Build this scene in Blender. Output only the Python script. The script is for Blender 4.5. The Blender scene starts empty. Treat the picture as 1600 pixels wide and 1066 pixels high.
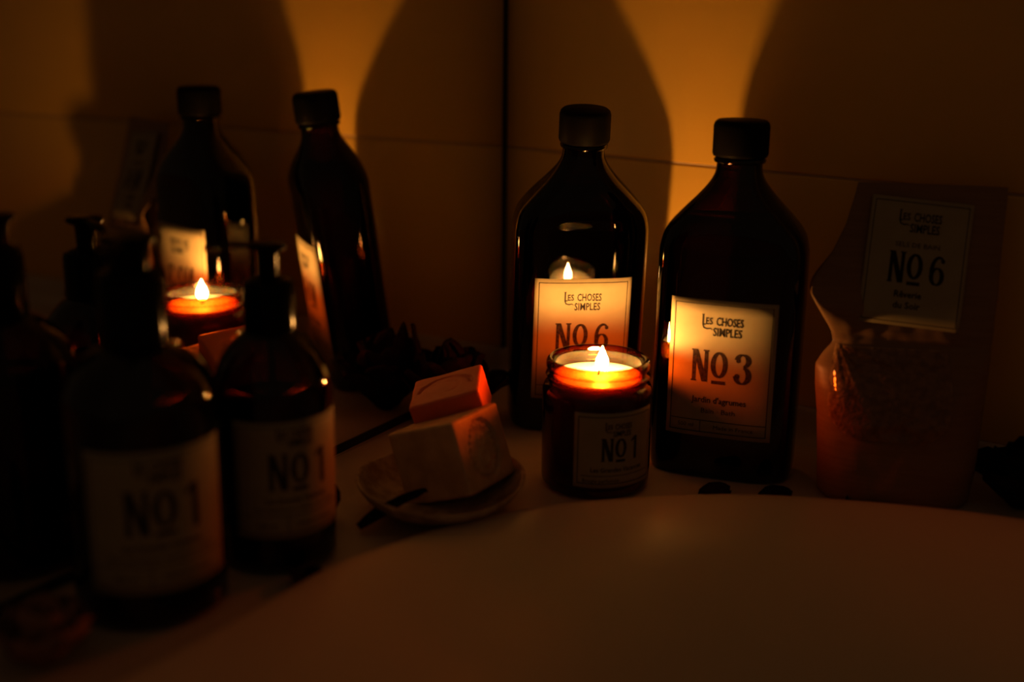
import bpy, bmesh, math, random
from mathutils import Vector, Matrix, noise
rnd = random.Random(7)
S = 0.001                      # everything below is written in millimetres
SC = bpy.context.scene
COL = SC.collection

# ------------------------------------------------------------------ camera, world, exposure
CAM = Vector((455.38, -684.38, 255.13))
FW = Vector((-0.52956, 0.80364, -0.27152)); RT = Vector((0.83294, 0.55321, 0.01284)); UP = RT.cross(FW).normalized()
cd = bpy.data.cameras.new('camera'); cam = bpy.data.objects.new('camera', cd); COL.objects.link(cam)
m = Matrix((RT, UP, -FW)).transposed().to_4x4(); m.translation = CAM * S; cam.matrix_world = m
cd.sensor_width = 36; cd.lens = 43.94; cd.clip_start = 0.01; cd.clip_end = 20
cd.dof.use_dof = True; cd.dof.focus_distance = 0.690; cd.dof.aperture_fstop = 2.8
SC.camera = cam
w = bpy.data.worlds.new('world'); SC.world = w; w.use_nodes = True
w.node_tree.nodes['Background'].inputs[0].default_value = (1.0, 0.55, 0.27, 1)
w.node_tree.nodes['Background'].inputs[1].default_value = 0.030
vs = SC.view_settings; vs.view_transform = 'Standard'; vs.look = 'None'; vs.gamma = 1; vs.use_curve_mapping = False
vs.exposure = 0.0
FLAME = 1150.0
SC.cycles.transparent_max_bounces = 32
SC.cycles.max_bounces = 10

# ------------------------------------------------------------------ materials
def mat(name):
    m = bpy.data.materials.new(name); m.use_nodes = True
    nt = m.node_tree
    for n in list(nt.nodes): nt.nodes.remove(n)
    o = nt.nodes.new('ShaderNodeOutputMaterial')
    return m, nt, o
def N(nt, t, **k):
    n = nt.nodes.new(t)
    for a, v in k.items():
        if a in n.inputs: n.inputs[a].default_value = v
        else: setattr(n, a, v)
    return n
def pbr(name, col, rough=0.5, metal=0.0, col2=None, nscale=60, bump=0.0, bscale=200, bdist=0.0003, sss=0, sssr=(0.01, 0.005, 0.002), coat=0.0, spec=0.5, stretch=None, sscale=None):
    m, nt, o = mat(name)
    b = N(nt, 'ShaderNodeBsdfPrincipled')
    b.inputs['Base Color'].default_value = (*col, 1); b.inputs['Roughness'].default_value = rough
    b.inputs['Metallic'].default_value = metal; b.inputs['Coat Weight'].default_value = coat
    b.inputs['Specular IOR Level'].default_value = spec
    if sss:
        b.inputs['Subsurface Weight'].default_value = sss; b.inputs['Subsurface Radius'].default_value = sssr
        b.inputs['Subsurface Scale'].default_value = 1.0
    tc = N(nt, 'ShaderNodeTexCoord'); src = tc.outputs['Object']
    if stretch:
        mp = N(nt, 'ShaderNodeMapping'); mp.inputs['Scale'].default_value = stretch
        nt.links.new(src, mp.inputs[0]); src = mp.outputs[0]
    if col2:
        nz = N(nt, 'ShaderNodeTexNoise'); nz.inputs['Scale'].default_value = nscale; nz.inputs['Detail'].default_value = 6
        nt.links.new(src, nz.inputs['Vector'])
        cr = N(nt, 'ShaderNodeValToRGB'); cr.color_ramp.elements[0].position = 0.38; cr.color_ramp.elements[1].position = 0.62
        cr.color_ramp.elements[0].color = (*col2, 1); cr.color_ramp.elements[1].color = (*col, 1)
        nt.links.new(nz.outputs[0], cr.inputs[0]); nt.links.new(cr.outputs[0], b.inputs['Base Color'])
    if bump:
        nz = N(nt, 'ShaderNodeTexNoise'); nz.inputs['Scale'].default_value = bscale; nz.inputs['Detail'].default_value = 4
        nt.links.new(src, nz.inputs['Vector'])
        bp = N(nt, 'ShaderNodeBump'); bp.inputs['Strength'].default_value = bump; bp.inputs['Distance'].default_value = bdist
        nt.links.new(nz.outputs[0], bp.inputs['Height']); nt.links.new(bp.outputs[0], b.inputs['Normal'])
    nt.links.new(b.outputs[0], o.inputs[0])
    return m
def thin_glass(name, tint, rough=0.02, ior=1.5):
    """clear coloured glass: light goes straight through, coloured by the tint; the surface mirrors by Fresnel"""
    m, nt, o = mat(name)
    t = N(nt, 'ShaderNodeBsdfTransparent'); t.inputs[0].default_value = (*tint, 1)
    g = N(nt, 'ShaderNodeBsdfGlossy'); g.inputs['Color'].default_value = (1, 1, 1, 1); g.inputs['Roughness'].default_value = rough
    f = N(nt, 'ShaderNodeFresnel'); f.inputs['IOR'].default_value = ior
    # the Fresnel node inverts the index on back faces; undo that so both sides of a thin wall mirror alike
    ge = N(nt, 'ShaderNodeNewGeometry'); ma = N(nt, 'ShaderNodeMath', operation='MULTIPLY_ADD')
    nt.links.new(ge.outputs['Backfacing'], ma.inputs[0]); ma.inputs[1].default_value = 1 / ior - ior; ma.inputs[2].default_value = ior
    nt.links.new(ma.outputs[0], f.inputs['IOR'])
    # a slanting ray crosses more glass and comes out darker: tint ^ (1 / cos)
    dt = N(nt, 'ShaderNodeVectorMath', operation='DOT_PRODUCT'); nt.links.new(ge.outputs['Normal'], dt.inputs[0]); nt.links.new(ge.outputs['Incoming'], dt.inputs[1])
    ab = N(nt, 'ShaderNodeMath', operation='ABSOLUTE'); nt.links.new(dt.outputs['Value'], ab.inputs[0])
    mn = N(nt, 'ShaderNodeMath', operation='MAXIMUM'); nt.links.new(ab.outputs[0], mn.inputs[0]); mn.inputs[1].default_value = 0.28
    dv = N(nt, 'ShaderNodeMath', operation='DIVIDE'); dv.inputs[0].default_value = 1.0; nt.links.new(mn.outputs[0], dv.inputs[1])
    gm = N(nt, 'ShaderNodeGamma'); gm.inputs['Color'].default_value = (*tint, 1); nt.links.new(dv.outputs[0], gm.inputs['Gamma'])
    nt.links.new(gm.outputs[0], t.inputs[0])
    mx = N(nt, 'ShaderNodeMixShader')
    nt.links.new(f.outputs[0], mx.inputs[0]); nt.links.new(t.outputs[0], mx.inputs[1]); nt.links.new(g.outputs[0], mx.inputs[2])
    nt.links.new(mx.outputs[0], o.inputs[0])
    return m
def emit(name, col, st):
    m, nt, o = mat(name); e = N(nt, 'ShaderNodeEmission'); e.inputs[0].default_value = (*col, 1); e.inputs[1].default_value = st
    nt.links.new(e.outputs[0], o.inputs[0]); return m

M_tile = pbr('glazed_tile', (0.80, 0.49, 0.085), 0.22, col2=(0.76, 0.465, 0.08), nscale=8, bump=0.25, bscale=35, bdist=0.0006)
M_grout = pbr('grout', (0.5, 0.36, 0.2), 0.9, bump=0.4, bscale=600)
M_ledge = pbr('ledge_enamel', (0.60, 0.50, 0.36), 0.38, col2=(0.54, 0.45, 0.32), nscale=30, bump=0.15, bscale=300)
M_tub = pbr('tub_enamel', (0.80, 0.65, 0.45), 0.30, spec=0.4, bump=0.15, bscale=400, bdist=0.0002)
M_mirror = pbr('mirror_silver', (0.77, 0.75, 0.69), 0.012, metal=1.0)
M_black = pbr('black_plastic', (0.002, 0.002, 0.002), 0.14, spec=0.10)
M_cap = pbr('cap_plastic', (0.004, 0.0035, 0.003), 0.55, bump=0.1, bscale=900, spec=0.05)
M_edge = pbr('edge_black', (0.004, 0.004, 0.004), 0.6)
M_steel = pbr('bright_edge', (0.7, 0.68, 0.6), 0.2, metal=1)
M_bottle = thin_glass('dark_amber_glass', (0.16, 0.055, 0.016))
M_pumpglass = thin_glass('pump_amber_glass', (0.30, 0.11, 0.03))
M_jar = thin_glass('amber_jar_glass', (0.62, 0.31, 0.12), 0.015)
M_liquid = thin_glass('dark_liquid', (0.35, 0.2, 0.1), 0.05, 1.15)
M_paper = pbr('label_paper', (0.38, 0.325, 0.20), 0.7, col2=(0.355, 0.30, 0.18), nscale=90, bump=0.1, bscale=1500, bdist=0.00005, spec=0.25)
M_ink = pbr('label_ink', (0.018, 0.014, 0.012), 0.75, spec=0.15)
M_inkw = pbr('worn_ink', (0.018, 0.014, 0.012), 0.75, col2=(0.06, 0.04, 0.03), nscale=700, spec=0.15)
M_wax = pbr('candle_wax', (0.60, 0.54, 0.40), 0.45, sss=1.0, sssr=(0.0062, 0.0034, 0.0015))
M_wick = pbr('charred_wick', (0.01, 0.008, 0.006), 0.9)
M_flame = emit('flame', (1.0, 0.42, 0.095), FLAME)
M_beige = pbr('beige_soap', (0.74, 0.50, 0.24), 0.55, col2=(0.56, 0.36, 0.17), nscale=70, bump=0.35, bscale=160, bdist=0.0008, spec=0.3)
M_pink = pbr('coral_soap', (0.88, 0.21, 0.07), 0.5, col2=(0.82, 0.18, 0.058), nscale=60, bump=0.15, bscale=200, bdist=0.0004, sss=0.25, sssr=(0.004, 0.0015, 0.0006))
M_dish = pbr('speckled_ceramic', (0.55, 0.42, 0.26), 0.4, col2=(0.30, 0.20, 0.11), nscale=120, bump=0.25, bscale=150, bdist=0.0008)
M_petal = pbr('dried_petal', (0.016, 0.008, 0.007), 0.85, col2=(0.009, 0.006, 0.005), nscale=200, bump=0.5, bscale=300, spec=0.1)
M_peach = pbr('peach_petal', (0.34, 0.17, 0.11), 0.8, col2=(0.25, 0.13, 0.08), nscale=150, bump=0.3, bscale=300, spec=0.2)
M_kraft = pbr('kraft_paper', (0.27, 0.15, 0.075), 0.45, col2=(0.24, 0.13, 0.063), nscale=40, bump=0.35, bscale=60, bdist=0.0004, stretch=(1, 1, 14), spec=0.35)
M_film = thin_glass('window_film', (0.80, 0.70, 0.58), 0.10, 1.5)
M_salt = pbr('bath_salt', (0.52, 0.33, 0.18), 0.45, col2=(0.30, 0.17, 0.08), nscale=280, bump=0.8, bscale=420, bdist=0.0012, spec=0.5)
M_floor = pbr('floor_tile', (0.2, 0.16, 0.12), 0.4)

# ------------------------------------------------------------------ helpers
def tag(o, label=None, cat=None, group=None, kind=None):
    if label: o['label'] = label
    if cat: o['category'] = cat
    if group: o['group'] = group
    if kind: o['kind'] = kind
    return o
def mesh(name, verts, faces, material, parent=None, smooth=True, loc=None):
    me = bpy.data.meshes.new(name)
    me.from_pydata([tuple(c * S for c in v) for v in verts], [], faces)
    bm = bmesh.new(); bm.from_mesh(me); bmesh.ops.recalc_face_normals(bm, faces=bm.faces); bm.to_mesh(me); bm.free()
    me.materials.append(material)
    if smooth:
        for p in me.polygons: p.use_smooth = True
    o = bpy.data.objects.new(name, me); COL.objects.link(o)
    if parent: o.parent = parent
    if loc: o.location = Vector(loc) * S
    return o
def thing(name, label, cat, loc=(0, 0, 0), rotz=0, rot=None, group=None):
    o = bpy.data.objects.new(name, None); COL.objects.link(o); o.empty_display_size = 0.01
    o.location = Vector(loc) * S
    o.rotation_euler = rot if rot else (0, 0, rotz)
    return tag(o, label, cat, group)
def bevel(o, wd, seg=3):
    b = o.modifiers.new('bevel', 'BEVEL'); b.width = wd * S; b.segments = seg; b.limit_method = 'ANGLE'
    return o
def lathe(prof, n=64, cx=0, cy=0):
    """prof = [(z, r)] -> verts, faces (r=0 closes with a fan)"""
    V = []; F = []; rings = []
    for z, r in prof:
        if r < 1e-6: rings.append([len(V)]); V.append((cx, cy, z))
        else:
            rings.append(list(range(len(V), len(V) + n)))
            for k in range(n):
                a = 2 * math.pi * k / n; V.append((cx + r * math.cos(a), cy + r * math.sin(a), z))
    for A, B in zip(rings, rings[1:]):
        if len(A) == 1 and len(B) == 1: continue
        for k in range(n):
            k2 = (k + 1) % n
            if len(A) == 1: F.append((A[0], B[k], B[k2]))
            elif len(B) == 1: F.append((A[k], A[k2], B[0]))
            else: F.append((A[k], A[k2], B[k2], B[k]))
    return V, F
def box(x0, x1, y0, y1, z0, z1):
    V = [(x, y, z) for z in (z0, z1) for y in (y0, y1) for x in (x0, x1)]
    F = [(0, 1, 3, 2), (4, 6, 7, 5), (0, 4, 5, 1), (2, 3, 7, 6), (0, 2, 6, 4), (1, 5, 7, 3)]
    return V, F
def join(*parts):
    V = []; F = []
    for v, f in parts:
        k = len(V); V += list(v); F += [tuple(i + k for i in q) for q in f]
    return V, F
def tube(pts, r, n=10, r2=None):
    V = []; F = []; pts = [Vector(p) for p in pts]
    for i, p in enumerate(pts):
        d = (pts[min(i + 1, len(pts) - 1)] - pts[max(i - 1, 0)]).normalized()
        a = d.orthogonal().normalized() if i == 0 else (a - d * a.dot(d)).normalized()
        b = d.cross(a); rr = r if r2 is None else r + (r2 - r) * i / (len(pts) - 1)
        for k in range(n):
            t = 2 * math.pi * k / n; V.append(tuple(p + (a * math.cos(t) + b * math.sin(t)) * rr))
    for i in range(len(pts) - 1):
        for k in range(n):
            F.append((i * n + k, i * n + (k + 1) % n, (i + 1) * n + (k + 1) % n, (i + 1) * n + k))
    F.append(tuple(range(n))); F.append(tuple(range((len(pts) - 1) * n, len(pts) * n)))
    return V, F
def grid(nu, nv, fn, close=False):
    V = [fn(i / nu, j / nv) for j in range(nv + 1) for i in range(nu + 1)]
    F = [(j * (nu + 1) + i, j * (nu + 1) + i + 1, (j + 1) * (nu + 1) + i + 1, (j + 1) * (nu + 1) + i) for j in range(nv) for i in range(nu)]
    return V, F
def lerp_profile(prof, z):
    if z <= prof[0][0]: return prof[0][1]
    for (z0, r0), (z1, r1) in zip(prof, prof[1:]):
        if z <= z1:
            t = (z - z0) / max(1e-6, z1 - z0); return r0 + (r1 - r0) * t
    return prof[-1][1]
def smooth_profile(prof, n=4):
    """Catmull-Rom subdivision of a (z, r) outline"""
    out = []
    P = [prof[0]] + list(prof) + [prof[-1]]
    for i in range(1, len(P) - 2):
        p0, p1, p2, p3 = P[i - 1:i + 3]
        for k in range(n):
            t = k / n
            out.append(tuple(max(0, 0.5 * (2 * p1[j] + (p2[j] - p0[j]) * t + (2 * p0[j] - 5 * p1[j] + 4 * p2[j] - p3[j]) * t * t + (3 * p1[j] - p0[j] - 3 * p2[j] + p3[j]) * t ** 3)) for j in (0, 1)))
    out.append(prof[-1]); return out

# ---------------------------------------------------------------- label lettering (2D, label box 0..1 x 0..1, y up)
def ribbon(pts, wds, n=None):
    V = []; F = []; pts = [Vector((p[0], p[1])) for p in pts]
    if not hasattr(wds, '__len__'): wds = [wds] * len(pts)
    for i, p in enumerate(pts):
        d = (pts[min(i + 1, len(pts) - 1)] - pts[max(i - 1, 0)]).normalized(); q = Vector((-d.y, d.x)) * wds[i] / 2
        V += [(p.x + q.x, p.y + q.y), (p.x - q.x, p.y - q.y)]
    for i in range(len(pts) - 1): F.append((2 * i, 2 * i + 1, 2 * i + 3, 2 * i + 2))
    return V, F
def arc(cx, cy, rx, ry, a0, a1, n=18):
    return [(cx + rx * math.cos(math.radians(a0 + (a1 - a0) * k / n)), cy + ry * math.sin(math.radians(a0 + (a1 - a0) * k / n))) for k in range(n + 1)]
def quad(x0, y0, x1, y1, nx=1, ny=1):
    V = [(x0 + (x1 - x0) * i / nx, y0 + (y1 - y0) * j / ny) for j in range(ny + 1) for i in range(nx + 1)]
    F = [(j * (nx + 1) + i, j * (nx + 1) + i + 1, (j + 1) * (nx + 1) + i + 1, (j + 1) * (nx + 1) + i) for j in range(ny) for i in range(nx)]
    return V, F
def poly(*p): return list(p), [tuple(range(len(p)))]
# glyphs in millimetres: height h, origin bottom-left; returns (V,F) and width
def g_N(h):
    s = h * 0.105; wd = h * 0.47
    return join(quad(0, 0, s * 1.05, h), quad(wd - s * 1.05, 0, wd, h), poly((0, h), (s * 1.5, h), (wd, 0), (wd - s * 1.6, 0)),
                quad(-s * .3, h * .955, s * 1.4, h), quad(wd - s * 1.4, h * .955, wd + s * .3, h), quad(-s * .3, 0, s * 1.3, h * .045)), wd
def g_o(h):
    pts = arc(h * 0.24, h * 0.56, h * 0.185, h * 0.37, 0, 360, 40)
    wds = [h * (0.075 + 0.065 * abs(math.cos(math.radians(360 * k / 40)))) for k in range(41)]
    return join(ribbon(pts, wds), quad(h * .03, -0.045 * h, h * .45, h * .065)), h * 0.48
def g_1(h):
    s = h * .14
    return join(quad(h * .15, 0, h * .15 + s, h), poly((h * .15, h), (h * .15, h * .84), (0, h * .76), (0, h * .86))), h * .3
def g_3(h):
    a = arc(h * .22, h * .76, h * .17, h * .185, 175, -80, 22); b = arc(h * .22, h * .30, h * .19, h * .25, 80, -175, 26)
    wa = [h * (.05 + .10 * abs(math.cos(math.radians(175 - 255 * k / 22)))) for k in range(23)]
    wb = [h * (.05 + .11 * abs(math.cos(math.radians(80 - 255 * k / 26)))) for k in range(27)]
    d1 = arc(h * .09, h * .75, h * .035, h * .035, 0, 360, 12); d2 = arc(h * .07, h * .27, h * .045, h * .045, 0, 360, 12)
    return join(ribbon(a, wa), ribbon(b, wb), ribbon(d1, h * .06), ribbon(d2, h * .07)), h * .48
def g_6(h):
    o = arc(h * .24, h * .32, h * .17, h * .26, 0, 360, 36); wo = [h * (.05 + .09 * abs(math.cos(math.radians(10 * k)))) for k in range(37)]
    st = arc(h * .28, h * .50, h * .215, h * .43, 190, 60, 20); ws = [h * (.14 - .07 * k / 20) for k in range(21)]
    d = arc(h * .40, h * .82, h * .035, h * .035, 0, 360, 12)
    return join(ribbon(st, ws), ribbon(o, wo), ribbon(d, h * .065)), h * .48
def move(vf, dx, dy, sx=1, sy=1, shear=0):
    return [(v[0] * sx + v[1] * shear + dx, v[1] * sy + dy) for v in vf[0]], vf[1]
def text(s, h, width=None, bold=0.0, shear=0.0):
    """built-in font turned to a flat mesh, cap height h, optionally fitted to a width; centred on x=0, baseline y=0"""
    cu = bpy.data.curves.new('t', 'FONT'); cu.body = s; cu.size = 1.0; cu.offset = bold; cu.resolution_u = 2; cu.shear = shear; cu.align_x = 'LEFT'
    ob = bpy.data.objects.new('t', cu); me = bpy.data.meshes.new_from_object(ob)
    V = [(v.co.x, v.co.y) for v in me.vertices]; F = [tuple(p.vertices) for p in me.polygons]
    bpy.data.objects.remove(ob); bpy.data.meshes.remove(me)
    if not V: return [], []
    x0 = min(v[0] for v in V); x1 = max(v[0] for v in V)
    k = h / 0.70; kx = k if width is None else width / (x1 - x0)
    return [((v[0] - (x0 + x1) / 2) * kx, v[1] * k) for v in V], F
def brand(wd):
    """two-line art-nouveau style heading, width wd, centred at 0,0"""
    h = wd * .215
    L = join(ribbon([(-wd * .49, h * 1.45), (-wd * .49, h * .2), (-wd * .46, -h * .12), (-wd * .38, -h * .22), (-wd * .30, -h * .15), (-wd * .25, -h * .32)], [h * .17, h * .17, h * .15, h * .16, h * .13, h * .06]),
             quad(-wd * .52, h * 1.38, -wd * .455, h * 1.46), quad(-wd * .49, h * .22, -wd * .42, h * .36))
    a = move(text('ES', h * .78, wd * .17, .02), -wd * .335, h * .32)
    b = move(text('CHOSES', h * .95, wd * .66, .02), wd * .165, h * .25)
    c = move(text('SIMPLES', h * .95, wd * .70, .02), wd * .12, -h * .98)
    return join(L, a, b, c)
def number(d, h):
    """No + digit, centred on x=0, baseline y=0"""
    n, wn = g_N(h); o, wo = g_o(h); q, wq = {'1': g_1, '3': g_3, '6': g_6}[d](h)
    tot = wn + wo + wq + h * .34
    return join(move(n, -tot / 2, 0), move(o, -tot / 2 + wn + h * .10, 0), move(q, tot / 2 - wq, 0))
def frame(W, H, ins, t, nx=16):
    a = -W / 2 + ins; b = -H / 2 + ins
    return join(quad(a, b, -a, b + t, nx, 1), quad(a, -b - t, -a, -b, nx, 1), quad(a, b, a + t, -b, 1, 8), quad(-a - t, b, -a, -b, 1, 8))
def label_on(parent, W, H, fn, prints, thick=0.25, name='label', corner=0.0):
    """fn(s, t, off) -> 3D point on the surface. Paper with thickness, then printed pieces as child meshes."""
    nx, ny = 28, 10
    f = grid(nx, ny, lambda u, v: fn((u - .5) * W, (v - .5) * H, thick))
    k = grid(nx, ny, lambda u, v: fn((u - .5) * W, (v - .5) * H, 0.02))
    V, F = join(f, k); n1 = (nx + 1) * (ny + 1)
    rim = [i for i in range(nx + 1)] + [(j + 1) * (nx + 1) - 1 for j in range(1, ny + 1)] + [ny * (nx + 1) + i for i in range(nx - 1, -1, -1)] + [j * (nx + 1) for j in range(ny - 1, 0, -1)]
    for a, b in zip(rim, rim[1:] + rim[:1]): F.append((a, b, b + n1, a + n1))
    lab = mesh(name, V, F, M_paper, parent)
    for nm, (pv, pf), mt in prints:
        pv2, pf2 = subdivide2d(pv, pf, W / 24)
        mesh(nm, [fn(x, y, thick + 0.12) for x, y in pv2], pf2, mt, lab)
    return lab
def subdivide2d(V, F, lim):
    bm = bmesh.new(); vs_ = [bm.verts.new((x, y, 0)) for x, y in V]
    for f in F:
        try: bm.faces.new([vs_[i] for i in f])
        except ValueError: pass
    bm.verts.ensure_lookup_table()
    for _ in range(3):
        e = [e for e in bm.edges if e.calc_length() > lim * 1.6]
        if not e: break
        bmesh.ops.subdivide_edges(bm, edges=e, cuts=1)
    bmesh.ops.triangulate(bm, faces=bm.faces)
    bm.verts.index_update()
    r = [(v.co.x, v.co.y) for v in bm.verts], [tuple(v.index for v in f.verts) for f in bm.faces]
    bm.free(); return r

# ------------------------------------------------------------------ the room
wall = mesh('wall_back', *box(-120, 1500, -0.7, 60, -30, 1500), M_grout, smooth=False); tag(wall, kind='structure')
for (z0, z1) in ((-25, 154.6), (155.9, 456), (457.3, 758), (759.3, 1060), (1061.3, 1362)):
    for (x0, x1) in ((-95, 700), (701.3, 1424)):
        t = mesh('tile', *box(x0, x1, -2.0, 3, z0, z1), M_tile, wall, smooth=True); bevel(t, 1.3, 3)
ws = mesh('wall_left', *box(-60, -24, -1500, 1.2, -30, 1500), M_tile, smooth=False); tag(ws, kind='structure')
# raised lip where the wall meets the ledge
def lip(u, v):
    prof = [(-3, 19.6), (-5.5, 19.8), (-7.5, 18.6), (-8.3, 16), (-8.6, 9), (-9.5, 5), (-12.5, 1.6), (-16, .2), (-17, -1)]
    i = min(int(v * 8 + .01), 8); y, z = prof[i]
    return (-14 + 1500 * u, y, z)
tr = mesh('trim_1', *grid(60, 8, lip), M_ledge); tag(tr, kind='structure')

# tub outline: an oval let into the ledge, straight along the mirror side
OUT = [(107.5, -454), (108.5, -400), (108.8, -338), (107.8, -309), (112, -286.6), (125.4, -237.4), (150.7, -190.9), (184.9, -153.5), (223.4, -121.1), (266.4, -98.9), (309.6, -81.3), (352.9, -69.2),
       (450, -55), (600, -48), (800, -48), (960, -62), (1080, -120), (1140, -240), (1140, -480), (1080, -620), (960, -690), (760, -715), (500, -718), (300, -705), (180, -650), (120, -560)]
def catmull(P, n=8):
    o = []; L = len(P)
    for i in range(L):
        p0, p1, p2, p3 = [Vector(P[(i + k) % L]) for k in (-1, 0, 1, 2)]
        for k in range(n):
            t = k / n; o.append(0.5 * (2 * p1 + (p2 - p0) * t + (2 * p0 - 5 * p1 + 4 * p2 - p3) * t * t + (3 * p1 - p0 - 3 * p2 + p3) * t ** 3))
    return o
loop = catmull(OUT, 8)
for _ in range(6): loop = [(loop[i - 1] + loop[i] * 2 + loop[(i + 1) % len(loop)]) / 4 for i in range(len(loop))]
CC = Vector((620, -385)); nl = len(loop)
prof_t = [(0, -3), (0, 3.2), (0.5, 5.2), (1.8, 6.9), (4, 7.9), (8, 8.3), (14, 8.1), (24, 7.2), (40, 5.0), (60, 1.6), (85, -4), (115, -12), (150, -24), (185, -44), (205, -75), (225, -160), (250, -260), (300, -330)]
V = []; F = []
for d, z in prof_t:
    for p in loop:
        L = (CC - p); q = p + L.normalized() * min(d, L.length * .96 if d >= 300 else d); V.append((q.x, q.y, z))
for j in range(len(prof_t) - 1):
    for i in range(nl): F.append((j * nl + i, j * nl + (i + 1) % nl, (j + 1) * nl + (i + 1) % nl, (j + 1) * nl + i))
k = len(V); V.append((CC.x, CC.y, -335)); b0 = (len(prof_t) - 1) * nl
for i in range(nl): F.append((b0 + i, b0 + (i + 1) % nl, k))
tub = mesh('bathtub', V, F, M_tub)
tag(tub, 'white enamel bathtub with a rounded raised rim curving through the foreground', 'bathtub')
# ledge around the tub
V = []; F = []
RX0, RX1, RY0, RY1 = -26, 1300, -850, -0.5
for p in loop:
    q = p + (CC - p).normalized() * 2; V.append((q.x, q.y, 0))
for p in loop:
    d = (p - CC); t = min((RX1 - CC.x) / d.x if d.x > 0 else (RX0 - CC.x) / d.x if d.x < 0 else 9e9, (RY1 - CC.y) / d.y if d.y > 0 else (RY0 - CC.y) / d.y if d.y < 0 else 9e9)
    q = CC + d * t; V.append((q.x, q.y, 0)); 
for i in range(nl): F.append((i, (i + 1) % nl, nl + (i + 1) % nl, nl + i))
V += [(RX0, RY0, 0), (RX1, RY0, 0), (RX1, RY1, 0), (RX0, RY1, 0)]
kk = 2 * nl
def side(v): return ('x0' if abs(v[0] - RX0) < .01 else 'x1' if abs(v[0] - RX1) < .01 else 'y0' if abs(v[1] - RY0) < .01 else 'y1')
cmap = {frozenset(('x0', 'y0')): kk, frozenset(('x1', 'y0')): kk + 1, frozenset(('x1', 'y1')): kk + 2, frozenset(('x0', 'y1')): kk + 3}
for i in range(nl):
    a, b = nl + i, nl + (i + 1) % nl; sa, sb = side(V[a]), side(V[b])
    if sa != sb and frozenset((sa, sb)) in cmap: F.append((a, b, cmap[frozenset((sa, sb))]))
led = mesh('ledge', V, F, M_ledge, smooth=False); tag(led, kind='structure')
ap = mesh('tub_surround', *join(box(-26, 1300, -850, -846, -560, -0.6), box(1296, 1300, -846, 0, -560, -0.6)), M_tile, smooth=False); tag(ap, kind='structure')
fl = mesh('floor', *box(-200, 2400, -2400, 60, -600, -560), M_floor, smooth=False); tag(fl, kind='structure')

# mirror on the left, turned 2.6 degrees and leaning by a quarter degree
TH, PH = 0.0048, 0.0455
mir = thing('wall_mirror', 'tall frameless mirror standing on the ledge along the left wall', 'mirror', (0, 0, 0), rot=(0, -TH, PH))
g = mesh('mirror_glass', *box(-4, 0, -1200, -6, 5.2, 900), M_mirror, mir, smooth=False); tag(g, 'silvered glass')
mesh('backing_board', *box(-10, -4.2, -1200, -6, 5.2, 900), M_edge, mir, smooth=False)
mesh('bottom_seal', *box(-9, 0.6, -1200, -5, 0.9, 5.1), M_edge, mir, smooth=False)
mesh('edge_seal', *box(-9, 0.8, -5.9, -2.5, 5.2, 900), M_edge, mir, smooth=False)
mesh('bottom_channel', *box(0.7, 3.0, -1200, -20, 0.1, 1.6), M_steel, mir, smooth=False)

# ------------------------------------------------------------------ tall flask bottles
FP = smooth_profile([(0, 34), (1.2, 37), (4, 38.6), (20, 39), (70, 39.2), (118, 39), (128, 38.2), (134, 36.6), (139, 33.5), (146, 27.5), (153, 21), (159, 16), (164, 13), (168, 12), (174, 12)], 3)
FP = [(z * 0.985, r_) for z, r_ in FP]
def flask_depth(z, w_):
    k = max(0, min(1, (z - 122) / 44)); k = k * k * (3 - 2 * k)
    return (w_ * 22.5 / 39) * (1 - k) + w_ * k
def flask_pt(z, a, sc=1.0):
    w_ = lerp_profile(FP, z) ; d = flask_depth(z, w_); w_ *= sc; d *= sc
    k = max(0, min(1, (z - 126) / 34)); n = 3.6 * (1 - k) + 2 * k
    c, s = math.cos(a), math.sin(a)
    return (w_ * math.copysign(abs(c) ** (2 / n), c), d * math.copysign(abs(s) ** (2 / n), s), z)
def flask_front(s, z, off):
    w_ = lerp_profile(FP, z); d = flask_depth(z, w_)
    return (s, -d * (1 - min(.999, abs(s / w_)) ** 3.6) ** (1 / 3.6) - off, z)
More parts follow.
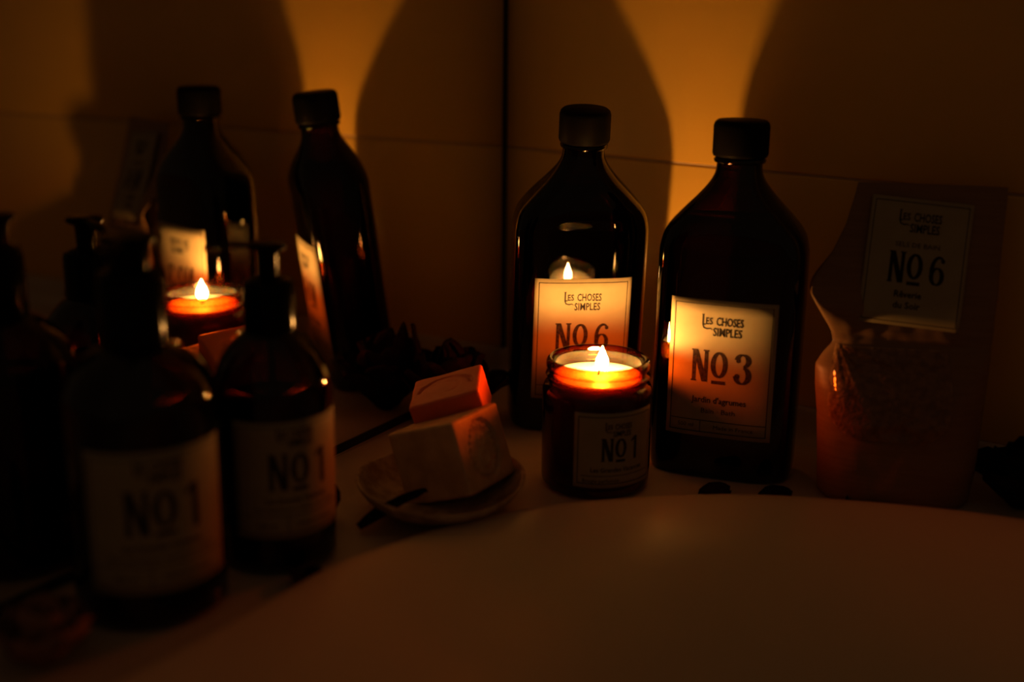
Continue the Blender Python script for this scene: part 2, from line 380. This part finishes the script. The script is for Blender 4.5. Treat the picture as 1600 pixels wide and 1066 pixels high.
def tall_bottle(label, loc, rot, digit, prints, fill, zlab):
    t = thing('glass_bottle', label, 'bottle', loc, rot=rot, group='tall flask bottles by the tiled wall')
    n = 72; zs = [z for z, r in FP]; V = []; F = []
    for z in zs:
        V += [flask_pt(z, 2 * math.pi * k / n) for k in range(n)]
    for j in range(len(zs) - 1):
        for k in range(n): F.append((j * n + k, j * n + (k + 1) % n, (j + 1) * n + (k + 1) % n, (j + 1) * n + k))
    F.append(tuple(range(n)))
    mesh('glass_body', V, F, M_bottle, t)
    V = []; F = []; zl = [2.5 + (fill - 2.5) * k / 14 for k in range(15)]
    for z in zl: V += [flask_pt(z, 2 * math.pi * k / n, .93) for k in range(n)]
    for j in range(14):
        for k in range(n): F.append((j * n + k, j * n + (k + 1) % n, (j + 1) * n + (k + 1) % n, (j + 1) * n + k))
    F.append(tuple(range(n))); F.append(tuple(range(14 * n, 15 * n)))
    mesh('liquid', V, F, M_liquid, t)
    mesh('neck_ring', *lathe([(168.2, 12), (168.8, 13.4), (170.3, 13.6), (171.2, 12.6), (171.4, 12)], 48), M_bottle, t)
    # ribbed screw cap
    V = []; F = []; n2 = 120
    pr = [(171.8, 13.0), (171.8, 13.9), (173.2, 14.3), (187.1, 14.3), (189.1, 13.9), (190.2, 12.6), (190.4, 0)]
    for j, (z, r) in enumerate(pr):
        for k in range(n2):
            rr = r + (0.22 if (k % 2 and 2 <= j <= 3) else 0); a = 2 * math.pi * k / n2; V.append((rr * math.cos(a), rr * math.sin(a), z))
    for j in range(len(pr) - 1):
        for k in range(n2): F.append((j * n2 + k, j * n2 + (k + 1) % n2, (j + 1) * n2 + (k + 1) % n2, (j + 1) * n2 + k))
    mesh('screw_cap', V, F, M_cap, t)
    W, H, zc = 56, 75, zlab
    label_on(t, W, H, lambda s, q, o: flask_front(s, zc + q, o), prints(W, H), .22)
    return t
def prints_bottle(d, l1, l2, l3, l4):
    def f(W, H):
        out = [('label_border', frame(W, H, 2.2, .45), M_ink), ('label_heading', move(brand(21.5), 0, H * .5 - 14.5), M_ink), ('label_number', move(number(d, 17.5), 0.5, H * .5 - 44.5), M_inkw)]
        t = [move(text(l1, 3.3, 29, .012), 0, -18.5), move(text(l2, 2.7, 18, 0), 0, -24.3)]
        t += [quad(-W / 2 + 2.2, -28.9, W / 2 - 2.2, -28.5, 14, 1), quad(-9.3, -35.2, -9.0, -28.7), move(text(l3, 2.3, 8.5), -17, -32.8), move(text(l4, 2.2, 21), 8.5, -33)]
        out.append(('label_text', join(*t), M_ink)); return out
    return f
A_LOC = (85, -55.5, 0); LEAN = 0.12
tA = tall_bottle('tall brown glass flask with cream No 6 label, directly behind the burning candle', A_LOC, None, '6',
                 prints_bottle('6', 'R\u00eaverie du Soir', 'Bain \u00b7 Bath', '500 ml', 'Made in France'), 146, 60)
# leans a little towards the tub: rotate about the front bottom edge so that edge stays on the ledge
def lean_matrix(loc, yaw, lean, dy):
    R = Matrix.Rotation(yaw, 4, 'Z'); piv = Vector((0, -dy, 0)) * S
    T = Matrix.Translation(Vector(loc) * S) @ R @ Matrix.Translation(piv) @ Matrix.Rotation(lean, 4, 'X') @ Matrix.Translation(-piv)
    return T
tA.matrix_world = lean_matrix(A_LOC, math.radians(40), LEAN, 20)
tB = tall_bottle('tall brown glass flask with cream No 3 label, between candle and bag', (194.3, -74.6, 0), (0, 0, math.radians(14.5)), '3',
                 prints_bottle('3', "Jardin d'agrumes", 'Bain \u00b7 Bath', '500 ml', 'Made in France'), 139, 62)

tB.scale = (1, 1, 1.006)

# ------------------------------------------------------------------ burning candle
CL = (147.7, -134.8, 0)
cj = thing('candle', 'short burning candle in an amber glass jar with a No 1 label', 'candle', CL)
JO = smooth_profile([(0, 24), (0.8, 26.6), (3, 28.4), (6, 28.9), (30, 29), (50, 29), (53.5, 28.8), (56, 27.7), (57.2, 26.3), (58.2, 26.1)], 3)
JO += [(59.2, 26.1), (60.0, 27.1), (60.8, 27.6), (61.6, 27.1), (62.3, 26.0), (63.8, 25.8), (64.4, 26.6), (65.0, 27.2), (66.2, 27.3), (67.6, 27.2), (68.8, 26.7), (69.6, 25.8), (69.9, 25.1), (69.6, 24.4), (68.6, 24.0), (66, 23.9), (59, 23.9), (57.5, 24.6), (54, 26.2), (50, 26.6), (6, 26.6), (4.2, 25.4), (3.6, 22), (3.5, 0)]
gj = mesh('glass_jar', *lathe([(0, 0)] + JO, 96), M_jar, cj)
mesh('wax', *lathe([(3.7, 0), (3.9, 22), (6, 26.3), (50, 26.45), (54, 26.0), (57.0, 24.4), (58.2, 23.8), (60.2, 23.8), (60.0, 22.9), (60.2, 14), (60.0, 0)], 64), M_wax, cj)
wk = mesh('wick', *tube([(0, 0, 59.6), (0.3, .4, 61.6), (0.7, 1.0, 63.4), (1.0, 1.5, 64.8)], 0.65, 8), M_wick, cj)
fp = [(62.6, 0), (62.8, 1.2), (63.8, 2.4), (65.2, 3.1), (66.8, 3.3), (68.4, 3.0), (70.2, 2.3), (72.0, 1.45), (73.6, .7), (75.2, .15), (75.7, 0)]
flm = mesh('flame', *lathe(fp, 24, 1.2, 1.8), M_flame, cj)
def cyl_fn(r, zc, a0):
    def f(s, t, off):
        a = a0 + s / r; return ((r + off) * math.cos(a), (r + off) * math.sin(a), zc + t)
    return f
def to_cam(loc): return math.atan2(CAM.y - loc[1], CAM.x - loc[0])
def prints_candle(W, H):
    return [('label_border', frame(W, H, 2.0, .4), M_ink), ('label_heading', move(brand(14.5), 0, H * .5 - 9.5), M_ink), ('label_number', move(number('1', 12.5), 1, H * .5 - 26), M_inkw),
            ('label_text', join(move(text('Les Grandes Vacances', 2.5, 29, .01), 0, -11.6), quad(-W / 2 + 4, -13.9, W / 2 - 4, -13.6, 14, 1), move(text('Bougie parfum\u00e9e', 2.0, 19), -9, -17.3)), M_ink)]
fcn = cyl_fn(29.05, 28.2, to_cam(CL) + math.radians(24))
label_on(cj, 47, 40.5, fcn, prints_candle(47, 40.5), .2)

# ------------------------------------------------------------------ pump bottles
def pump_bottle(label, loc, r, zsh, zc0, zc1, rc, rst, ztop, disc, noz, ang, lab):
    t = thing('pump_bottle', label, 'bottle', loc, group='amber pump bottles by the mirror')
    prof = smooth_profile([(0, r * .86), (1.2, r * .94), (3.5, r * .99), (7, r), (zsh * .5, r), (zsh, r), (zsh + (zc0 - zsh) * .35, r * .94), (zsh + (zc0 - zsh) * .65, r * .78), (zsh + (zc0 - zsh) * .88, r * .56), (zc0, rc * .90), (zc0 + 5, rc * .86)], 4)
    mesh('glass_body', *lathe([(0, 0)] + prof, 80), M_pumpglass, t)
    mesh('liquid', *lathe([(3, 0), (3.2, r * .88), (8, r * .93), (zsh * .95, r * .93), (zsh * .95, 0)], 64), M_liquid, t)
    mesh('dip_tube', *tube([(0, 0, 6), (0, 0, zc0)], 1.8, 12), M_black, t)
    # collar
    V = []; F = []; n2 = 120; pr = [(zc0 - 3.5, rc * .92), (zc0 - 3.5, rc), (zc0 + 1, rc * 1.02), (zc1 - 2.5, rc * 1.0), (zc1 - .6, rc * .95), (zc1, rc * .82), (zc1 + 1.2, rst * 1.5), (zc1 + 1.6, rst * 1.1)]
    for j, (z, q) in enumerate(pr):
        for k in range(n2):
            rr = q; a = 2 * math.pi * k / n2; V.append((rr * math.cos(a), rr * math.sin(a), z))
    for j in range(len(pr) - 1):
        for k in range(n2): F.append((j * n2 + k, j * n2 + (k + 1) % n2, (j + 1) * n2 + (k + 1) % n2, (j + 1) * n2 + k))
    mesh('collar', V, F, M_black, t)
    zh = ztop - 2.8
    mesh('pump_stem', *lathe([(zc1 - 2, rst * .9), (zc1 + 2, rst * .95), (zh - 3, rst), (zh - .8, rst * 1.15), (zh, rst * 1.3)], 40), M_black, t)
    hd = mesh('pump_head', *lathe([(zh - .6, 0), (zh - .6, disc * .82), (zh + .2, disc * .97), (zh + 1.3, disc), (zh + 2.3, disc * .94), (ztop, disc * .7), (ztop + .25, 0)], 48), M_black, t)
    dx, dy = math.cos(ang), math.sin(ang)
    def nz(u, v):
        d = disc * .4 + u * (noz - disc * .4); wv = 3.6 * (1 - u) + 2.2 * u; a = 2 * math.pi * v
        zz = zh + 1.0 - 2.4 * u ** 3
        return (dx * d - dy * wv * math.cos(a), dy * d + dx * wv * math.cos(a), zz + (1.55 - .35 * u) * math.sin(a))
    Vn, Fn = grid(10, 14, nz); Fn.append(tuple(j * 11 + 10 for j in range(14)))
    mesh('nozzle', Vn, Fn, M_black, t)
    W, H, zc, aoff, pr_ = lab
    label_on(t, W, H, cyl_fn(r + .05, zc, to_cam(loc) + math.radians(aoff)), pr_(W, H), .2)
    return t
def prints_pump(k):
    def f(W, H):
        b = -H * .5
        return [('label_border', frame(W, H, 2.0 * k, .35 * k), M_ink), ('label_heading', move(brand(17.0 * k), 0, H * .5 - 8.0 * k), M_ink), ('label_number', move(number('1', 17.0 * k), 1, H * .5 - 31.5 * k), M_inkw),
                ('label_text', join(move(text('Les Grandes Vacances', 2.6 * k, 29 * k, .01), 0, b + 17.0 * k), move(text('Gel nettoyant mains et corps', 1.7 * k, 40 * k), 0, b + 13.2 * k), quad(-W / 2 + 2.2 * k, b + 10.8 * k, W / 2 - 2.2 * k, b + 11.1 * k, 18, 1),
                                    quad(-5 * k, b + 2.2 * k, -4.7 * k, b + 10.8 * k), move(text('300 ml', 2.0 * k, 8 * k), -14 * k, b + 5.4 * k), move(text('Made in France', 2.0 * k, 19 * k), 9 * k, b + 5.4 * k)), M_ink)]
    return f
P2 = pump_bottle('smaller amber pump bottle with No 1 label, beside the soap dish', (70.8, -296, 0), 26.6, 80, 109, 130.5, 11.6, 4.9, 147.5, 9.0, 28, math.radians(205), (58, 54.5, 45.7, 20, prints_pump(1.0)))
P1 = pump_bottle('larger blurred amber pump bottle with No 1 label, nearest the camera', (59, -361, 0), 31.6, 90, 115, 143, 13.4, 8.6, 159.5, 11.8, 24, math.radians(300), (62, 61, 48, 10, prints_pump(1.12)))

# ------------------------------------------------------------------ soap dish and soaps
DC = Vector((101.3, -211.8, 0)); e1 = Vector((RT.x, RT.y, 0)).normalized(); e2 = Vector((-e1.y, e1.x, 0))
dish = thing('soap_dish', 'shallow speckled ceramic dish holding two soap bars', 'dish', DC, rotz=math.atan2(e1.y, e1.x))
dp = [(0.55, 0.0), (0.55, .42), (0, .46), (0, .50), (1.2, .53), (4, .66), (8, .82), (12, .94), (15.6, 1.0), (17.0, 1.01), (17.4, .985), (16.6, .955), (12.4, .90), (8, .77), (4.6, .58), (3.2, .40), (3.0, 0)]
V = []; F = []; n = 72
for z, r in dp:
    for k in range(n):
        a = 2 * math.pi * k / n
        wob = 1 + .012 * math.sin(3 * a + 1) ; lift = (1.6 * math.sin(2 * a + .6)) * (z / 17) ** 2
        V.append((42.5 * r * wob * math.cos(a), 47 * r * wob * math.sin(a), z + lift))
for j in range(len(dp) - 1):
    for k in range(n): F.append((j * n + k, j * n + (k + 1) % n, (j + 1) * n + (k + 1) % n, (j + 1) * n + k))
mesh('dish_bowl', V, F, M_dish, dish)

def soap(name, corner, ax, L, material, label, stamp):
    """rounded block; local axes a (right), b (back), c (up); corner = front right top"""
    a, b, c = [Vector(v).normalized() for v in ax]
    b = (b - a * a.dot(b)).normalized(); c = a.cross(b)
    ctr = Vector(corner) - a * L[0] / 2 + b * L[1] / 2 - c * L[2] / 2
    R = Matrix((a, b, c)).transposed().to_4x4(); R.translation = ctr * S
    t = bpy.data.objects.new(name, None); COL.objects.link(t); t.matrix_world = R; tag(t, label, 'soap')
    h = [l / 2 for l in L]
    nseg = 44
    # build a subdivided block so the stamp can be pressed into one face
    bm = bmesh.new(); vd = {}
    def vert(p):
        k = tuple(round(x, 3) for x in p)
        if k not in vd:
            q = Vector(p); r = 1.6
            # round edges: pull towards an inner box
            inner = Vector([max(-h[i] + r, min(h[i] - r, q[i])) for i in range(3)]); d = q - inner
            if d.length > 1e-6: q = inner + d.normalized() * r
            q = q + Vector((1, 1, 1)) * 0
            nn = noise.noise(q * .11) * .35 + noise.noise(q * .4 + Vector((5, 3, 1))) * .12
            if d.length > 1e-6: q += d.normalized() * nn
            q = stamp(q, h)
            vd[k] = bm.verts.new(q * S)
        return vd[k]
    for ax_ in range(3):
        u, v = (ax_ + 1) % 3, (ax_ + 2) % 3
        for sgn in (-1, 1):
            for i in range(nseg):
                for j in range(nseg):
                    P_ = []
                    for (di, dj) in ((0, 0), (1, 0), (1, 1), (0, 1)):
                        p = [0, 0, 0]; p[ax_] = sgn * h[ax_]
                        p[u] = -h[u] + 2 * h[u] * (i + di) / nseg; p[v] = -h[v] + 2 * h[v] * (j + dj) / nseg; P_.append(p)
                    bm.faces.new([vert(p) for p in P_])
    bmesh.ops.recalc_face_normals(bm, faces=bm.faces)
    me = bpy.data.meshes.new('soap_block'); bm.to_mesh(me); bm.free(); me.materials.append(material)
    for p in me.polygons: p.use_smooth = True
    o = bpy.data.objects.new('soap_block', me); COL.objects.link(o); o.parent = t
    return t
def stamp_cube(q, h):
    # oval ring with raised lettering-like teeth on the right (+x) face
    if q.x > h[0] - .9:
        y, z = q.y / 12.5, q.z / 15.5
        r = math.hypot(y, z); a = math.atan2(z, y)
        d = 0
        if r < 1.0: d = -1.4
        if .90 < r < 1.0: d = -2.2
        if .72 < r < .9 and math.sin(a * 22) > 0: d = -.45
        if abs(math.hypot(y, (z - .28) * 1.25) - .22) < .075: d = -.3
        if abs(math.hypot(y, (z + .25) * 1.1) - .28) < .08: d = -.3
        q = q + Vector((d * min(1, (q.x - h[0] + .9) / .8), 0, 0))
    return q
cube_ax = [(0.9402, 0.0329, 0.339), (-0.0288, 0.9994, -0.0171), (-0.3394, 0.0064, 0.9406)]
soap('soap_bar', (113.8, -219.5, 50.6), cube_ax, (41.8, 41.8, 38.0), M_beige, 'beige mottled soap cube with an oval stamp, tilted in the dish', stamp_cube)
def stamp_pink(q, h):
    if q.z > h[2] - .9:
        x, y = q.x, q.y
        r = math.hypot(x / 14, (y + 2) / 13)
        if abs(r - 1) < .07 and y > -3: q = q + Vector((0, 0, -.9))
        if abs(r - .55) < .06 and x > 0: q = q + Vector((0, 0, -.35))
    return q
pink_ax = [(0.822, 0.488, 0.295), (-0.5448, 0.8341, 0.0864), (-0.19, -0.21, 0.96)]
soap('soap_bar', (106.5, -185.5, 57.3), pink_ax, (38, 36.3, 20.3), M_pink, 'coral pink soap bar with a curved stamp, resting on the beige cube', stamp_pink)

# ------------------------------------------------------------------ flowers
def petal_mesh(L, Wd, cup, curl, seed, pointy=.5):
    r = random.Random(seed); off = Vector((r.random() * 9, r.random() * 9, 0))
    def f(u, v, th=0):
        s = (u - .5) * 2; zz = .5 - .5 * math.cos(math.pi * v); pz = min(1.0, pointy)
        wd = Wd * max(.38 * (1 - zz), math.sqrt(max(0, 1 - (2 * zz - 1) ** 2))) * (1 - .75 * pz * zz)
        x = s * wd; y = cup * (s * s) * .5 * Wd * .5 - curl * (zz ** 2.5) * L * .45
        z = zz * L
        nn = noise.noise(Vector((x * .16, z * .16, 0)) + off) * 2.4 * zz
        return (x, y + nn + th, z + noise.noise(Vector((x * .3, 1, 2)) + off) * 1.2 * zz)
    g1 = grid(8, 8, lambda u, v: f(u, v)); g2 = grid(8, 8, lambda u, v: f(u, v, .45))
    V, F = join(g1, g2)
    rim = list(range(9)) + [9 * j + 8 for j in range(1, 9)] + [72 + i for i in range(7, -1, -1)] + [9 * j for j in range(7, 0, -1)]
    for a, b in zip(rim, rim[1:] + rim[:1]): F.append((a, b, b + 81, a + 81))
    return V, F
PM = {}
def petal_obj(key, material, parent):
    if (key, material.name) not in PM:
        L, Wd, cup, curl, seed, pt = key
        PM[(key, material.name)] = mesh('petal', *petal_mesh(*key), material, parent)
        return PM[(key, material.name)]
    o = PM[(key, material.name)].copy(); COL.objects.link(o); o.parent = parent; return o
def rose(label, loc, R, H, material, seed, tilt=(0, 0, 0), group=None, npet=(4, 6, 8), leaf=None):
    r = random.Random(seed)
    t = thing('dried_rose', label, 'flower', loc, rot=tilt, group=group)
    mesh('bud', *lathe([(-H * .06, 0), (0, R * .18), (H * .2, R * .32), (H * .5, R * .34), (H * .8, R * .22), (H * .92, R * .08), (H * .94, 0)], 16), material, t)
    for ring, npt in enumerate(npet):
        for k in range(npt):
            a = 2 * math.pi * (k + .5 * ring) / npt + r.uniform(-.2, .2)
            key = (H * (1.0 - .1 * ring), R * (.46 + .10 * ring), 1.0, .38 * ring - .35, seed * 10 + ring * 3 + k % 2, .1)
            o = petal_obj(key, material, t)
            rad = R * (.08 + .10 * ring); lean = math.radians(4 + 13 * ring + r.uniform(-6, 8))
            o.rotation_euler = (lean, 0, a + math.pi / 2)
            o.location = Vector((rad * math.cos(a), rad * math.sin(a), r.uniform(0, 1.5))) * S
            # petals lean outward
            o.matrix_local = Matrix.Translation(o.location) @ Matrix.Rotation(a + math.pi / 2, 4, 'Z') @ Matrix.Rotation(lean, 4, 'X')
    mesh('sepal_base', *lathe([(-H * .02, 0), (-H * .02, R * .16), (H * .1, R * .28), (H * .16, R * .22)], 16), material, t)
    if leaf:
        for la, ll in leaf:
            o = petal_obj((ll, R * .42, .7, -.1, seed * 10 + 7, .8), material, t)
            o.name = 'leaf'
            o.matrix_local = Matrix.Translation(Vector((R * .35 * math.cos(la), R * .35 * math.sin(la), 6)) * S) @ Matrix.Rotation(la + math.pi / 2, 4, 'Z') @ Matrix.Rotation(math.radians(20), 4, 'X')
    return t
rose('large black dried rose behind the pink soap, in the corner by the mirror', (29, -103, 1.2), 25.5, 49, M_petal, 3, (0, 0, .3), npet=(5, 8, 10), leaf=[(math.radians(190), 56)])
rose('black dried rose at the right end of the ledge, right of the bag', (345, -38, 1.2), 24, 36, M_petal, 5, (0, 0, 1.2))
rose('blurred peach rose in the near left corner below the pump bottles', (66, -421, 1.0), 24, 26, M_peach, 8, (0, 0, .6), npet=(4, 5, 6))
def loose(label, loc, key, tilt):
    o = mesh('dried_petal', *petal_mesh(*key), M_petal); o.matrix_world = Matrix.Translation(Vector(loc) * S) @ Matrix.Rotation(tilt[2], 4, 'Z') @ Matrix.Rotation(tilt[0], 4, 'X') @ Matrix.Rotation(tilt[1], 4, 'Y')
    tag(o, label, 'petal'); return o
loose('curled black petal in front of the smaller pump bottle, on the ledge', (96.5, -309, 1.5), (18, 9, 1.2, .6, 31, .5), (math.radians(80), 0, math.radians(60)))
loose('small black petal at the foot of the No 3 bottle, left of two', (216, -111.5, 1.5), (16, 8.5, 1.2, .6, 32, .5), (math.radians(80), 0, math.radians(-60)))
loose('small black petal at the foot of the No 3 bottle, right of two', (245, -99.5, 1.5), (17, 9, 1.2, .6, 33, .5), (math.radians(82), 0, math.radians(-75)))
loose('dark petal lying in front of the salt bag', (287, -83, 1.5), (18, 10, 1.2, .5, 34, .5), (math.radians(75), 0, math.radians(-70)))
loose('large dark petal standing between pump bottle and soap dish', (61, -256, .6), (30, 11, 1.0, .7, 35, .2), (math.radians(14), 0, math.radians(30)))
lf = loose('dark dried leaf leaning on the front of the soap dish', (88, -258, 1.4), (38, 7.5, 1.2, .3, 36, 1.2), (math.radians(62), 0, math.radians(150)))
lf['category'] = 'leaf'; lf.name = 'dried_leaf'

# ------------------------------------------------------------------ kraft bag of bath salts
BAGR = math.radians(24)
bag = thing('paper_bag', 'brown kraft bag of bath salts with a clear window and No 6 label', 'bag', (285.8, -63.6, 0), rotz=BAGR)
LV = [  # z, left, right, thickness, y of the mid plane
    (0, -35, 37, 18, 0), (3, -38, 39, 20, 0), (20, -39, 41, 20, 0), (45, -41, 41.5, 19, 1), (60, -43, 42, 17, 2), (70, -43.5, 42.5, 13, 3), (76, -40, 43, 8, 5), (82, -35.5, 43, 4.5, 6.5),
    (88, -37, 43.5, 4, 7.5), (98, -43, 44, 5, 11), (108, -49, 45, 4.5, 14), (114, -47, 45, 4, 16), (126, -38, 45.5, 3, 20), (140, -32, 46, 2, 24), (156, -28, 47, 1.2, 28.5), (161, -27, 47, 1.0, 30)]
def blv(z, k):
    for A, B in zip(LV, LV[1:]):
        if z <= B[0]:
            t = (z - A[0]) / (B[0] - A[0]); return A[k] + (B[k] - A[k]) * t
    return LV[-1][k]
def bag_front(x, z, off=0, side=-1):
    l, r, th, yc = (blv(z, k) for k in (1, 2, 3, 4))
    c = (l + r) / 2; hw = (r - l) / 2; s = max(-1, min(1, (x - c) / hw))
    th2 = th * (1 - abs(s) ** 3.2) ** .6 if abs(s) < 1 else 0
    # creases radiating from the pinch on the left
    cre = 0
    if side < 0:
        dx, dz = x + 34, z - 83
        d = math.hypot(dx, dz)
        if d > 1:
            a = math.degrees(math.atan2(dz, dx))
            for ca, amp in ((-62, 1.0), (-24, .8), (-84, .8), (-45, -.7), (28, -.6)):
                cre += amp * math.exp(-((a - ca) / 6.5) ** 2) * min(1, d / 8) * max(0, 1 - d / 42) * 1.9
        cre += noise.noise(Vector((x * .045, z * .05, 3))) * 1.6 * (1 if z > 3 else .3) * min(1, th / 6 + .25) + noise.noise(Vector((x * .16, z * .13, 8))) * .45
        cre += 21 * max(0, -s - .35) ** 1.1 * math.exp(-((z - 104) / 13) ** 2) / max(.12, 1 - s ** 4)  # the dog-ear on the left swings forward
        if z > 76: cre += .9 * math.exp(-((z - 84 + x * .08) / 2.2) ** 2) * -1.2
    return (x, yc + side * (th2 + cre * max(.12 if side < 0 else 0, 1 - s ** 4)) - (off if side < 0 else -off), z)
def bag_side(nx, nz, side):
    def f(u, v):
        z = v * 161; l, r = blv(z, 1), blv(z, 2)
        u2 = .5 - .5 * math.cos(math.pi * u); return bag_front(l + (r - l) * u2, z, .3 if side > 0 else 0, side)
    return grid(nx, nz, f)
mesh('kraft_bag', *join(bag_side(64, 96, -1), bag_side(64, 60, 1), grid(20, 4, lambda u, v: ((blv(0, 1) + (blv(0, 2) - blv(0, 1)) * u), (v - .5) * 30 * (1 - abs(2 * u - 1) ** 3), 0.3))), M_kraft, bag)
def win_fn(off, amp=0, ridge=0):
    def f(u, v):
        z = 37 + v * 44; x0 = -37 + 6 * (v - .5) ** 2 * 4 * .5; x1 = 24 - 6 * abs(v - .5)
        if v < .25: x0 += (0.25 - v) ** 2 * 160; x1 -= (0.25 - v) ** 2 * 160
        x = x0 + (x1 - x0) * u
        p = bag_front(x, z, off); n_ = noise.noise(Vector((x * 1.1, z * 1.1, 2))) * amp + noise.noise(Vector((x * 2.6, z * 2.6, 9))) * amp * .5
        if ridge:
            dx, dz = x + 36, z - 83; d = math.hypot(dx, dz); a = math.degrees(math.atan2(dz, dx))
            for ca, wd_ in ((-62, 2.6), (-22, 2.6), (-82, 2.4), (-44, 3.0), (-8, 2.5)):
                n_ += ridge * math.exp(-((a - ca) / wd_) ** 2) * min(1, d / 7) * max(0, 1 - d / 40)
        return (p[0], p[1] - n_, p[2])
    return f
sl = mesh('salt_grains', *grid(110, 90, win_fn(.7, .4)), M_salt, bag); tag(sl, 'pale coarse salt crystals behind the film'); sl['kind'] = 'stuff'
wf = mesh('window_film', *grid(110, 80, win_fn(1.7, .12, 1.5)), M_film, bag); tag(wf, 'clear glossy creased window')
def baglab(s, t, off):
    ang = math.radians(-4.5); x = s * math.cos(ang) - t * math.sin(ang); z = s * math.sin(ang) + t * math.cos(ang)
    z2 = 123 + z * .97
    l, r, th, yc = (blv(z2, k) for k in (1, 2, 3, 4))
    return (x + 3, yc - th * .9 - 1.9 - off + .35 * math.sin(x * .07), z2)
def prints_bag(W, H):
    return [('label_border', frame(W, H, 1.8, .35), M_ink), ('label_heading', move(brand(21), 0, H * .5 - 12.5), M_ink), ('label_number', move(number('6', 15.5), 1, H * .5 - 42.5), M_ink),
            ('label_text', move(text('SELS DE BAIN', 2.4, 22), 0, H * .5 - 24.5), M_ink), ('label_text', move(text('R\u00eaverie', 3.2, 13.5, .02), -2, H * .5 - 49.5), M_ink), ('label_text', move(text('du Soir', 3.2, 13.5, .02), -2, H * .5 - 55), M_ink)]
label_on(bag, 50.5, 64, baglab, prints_bag(50.5, 64), .2)
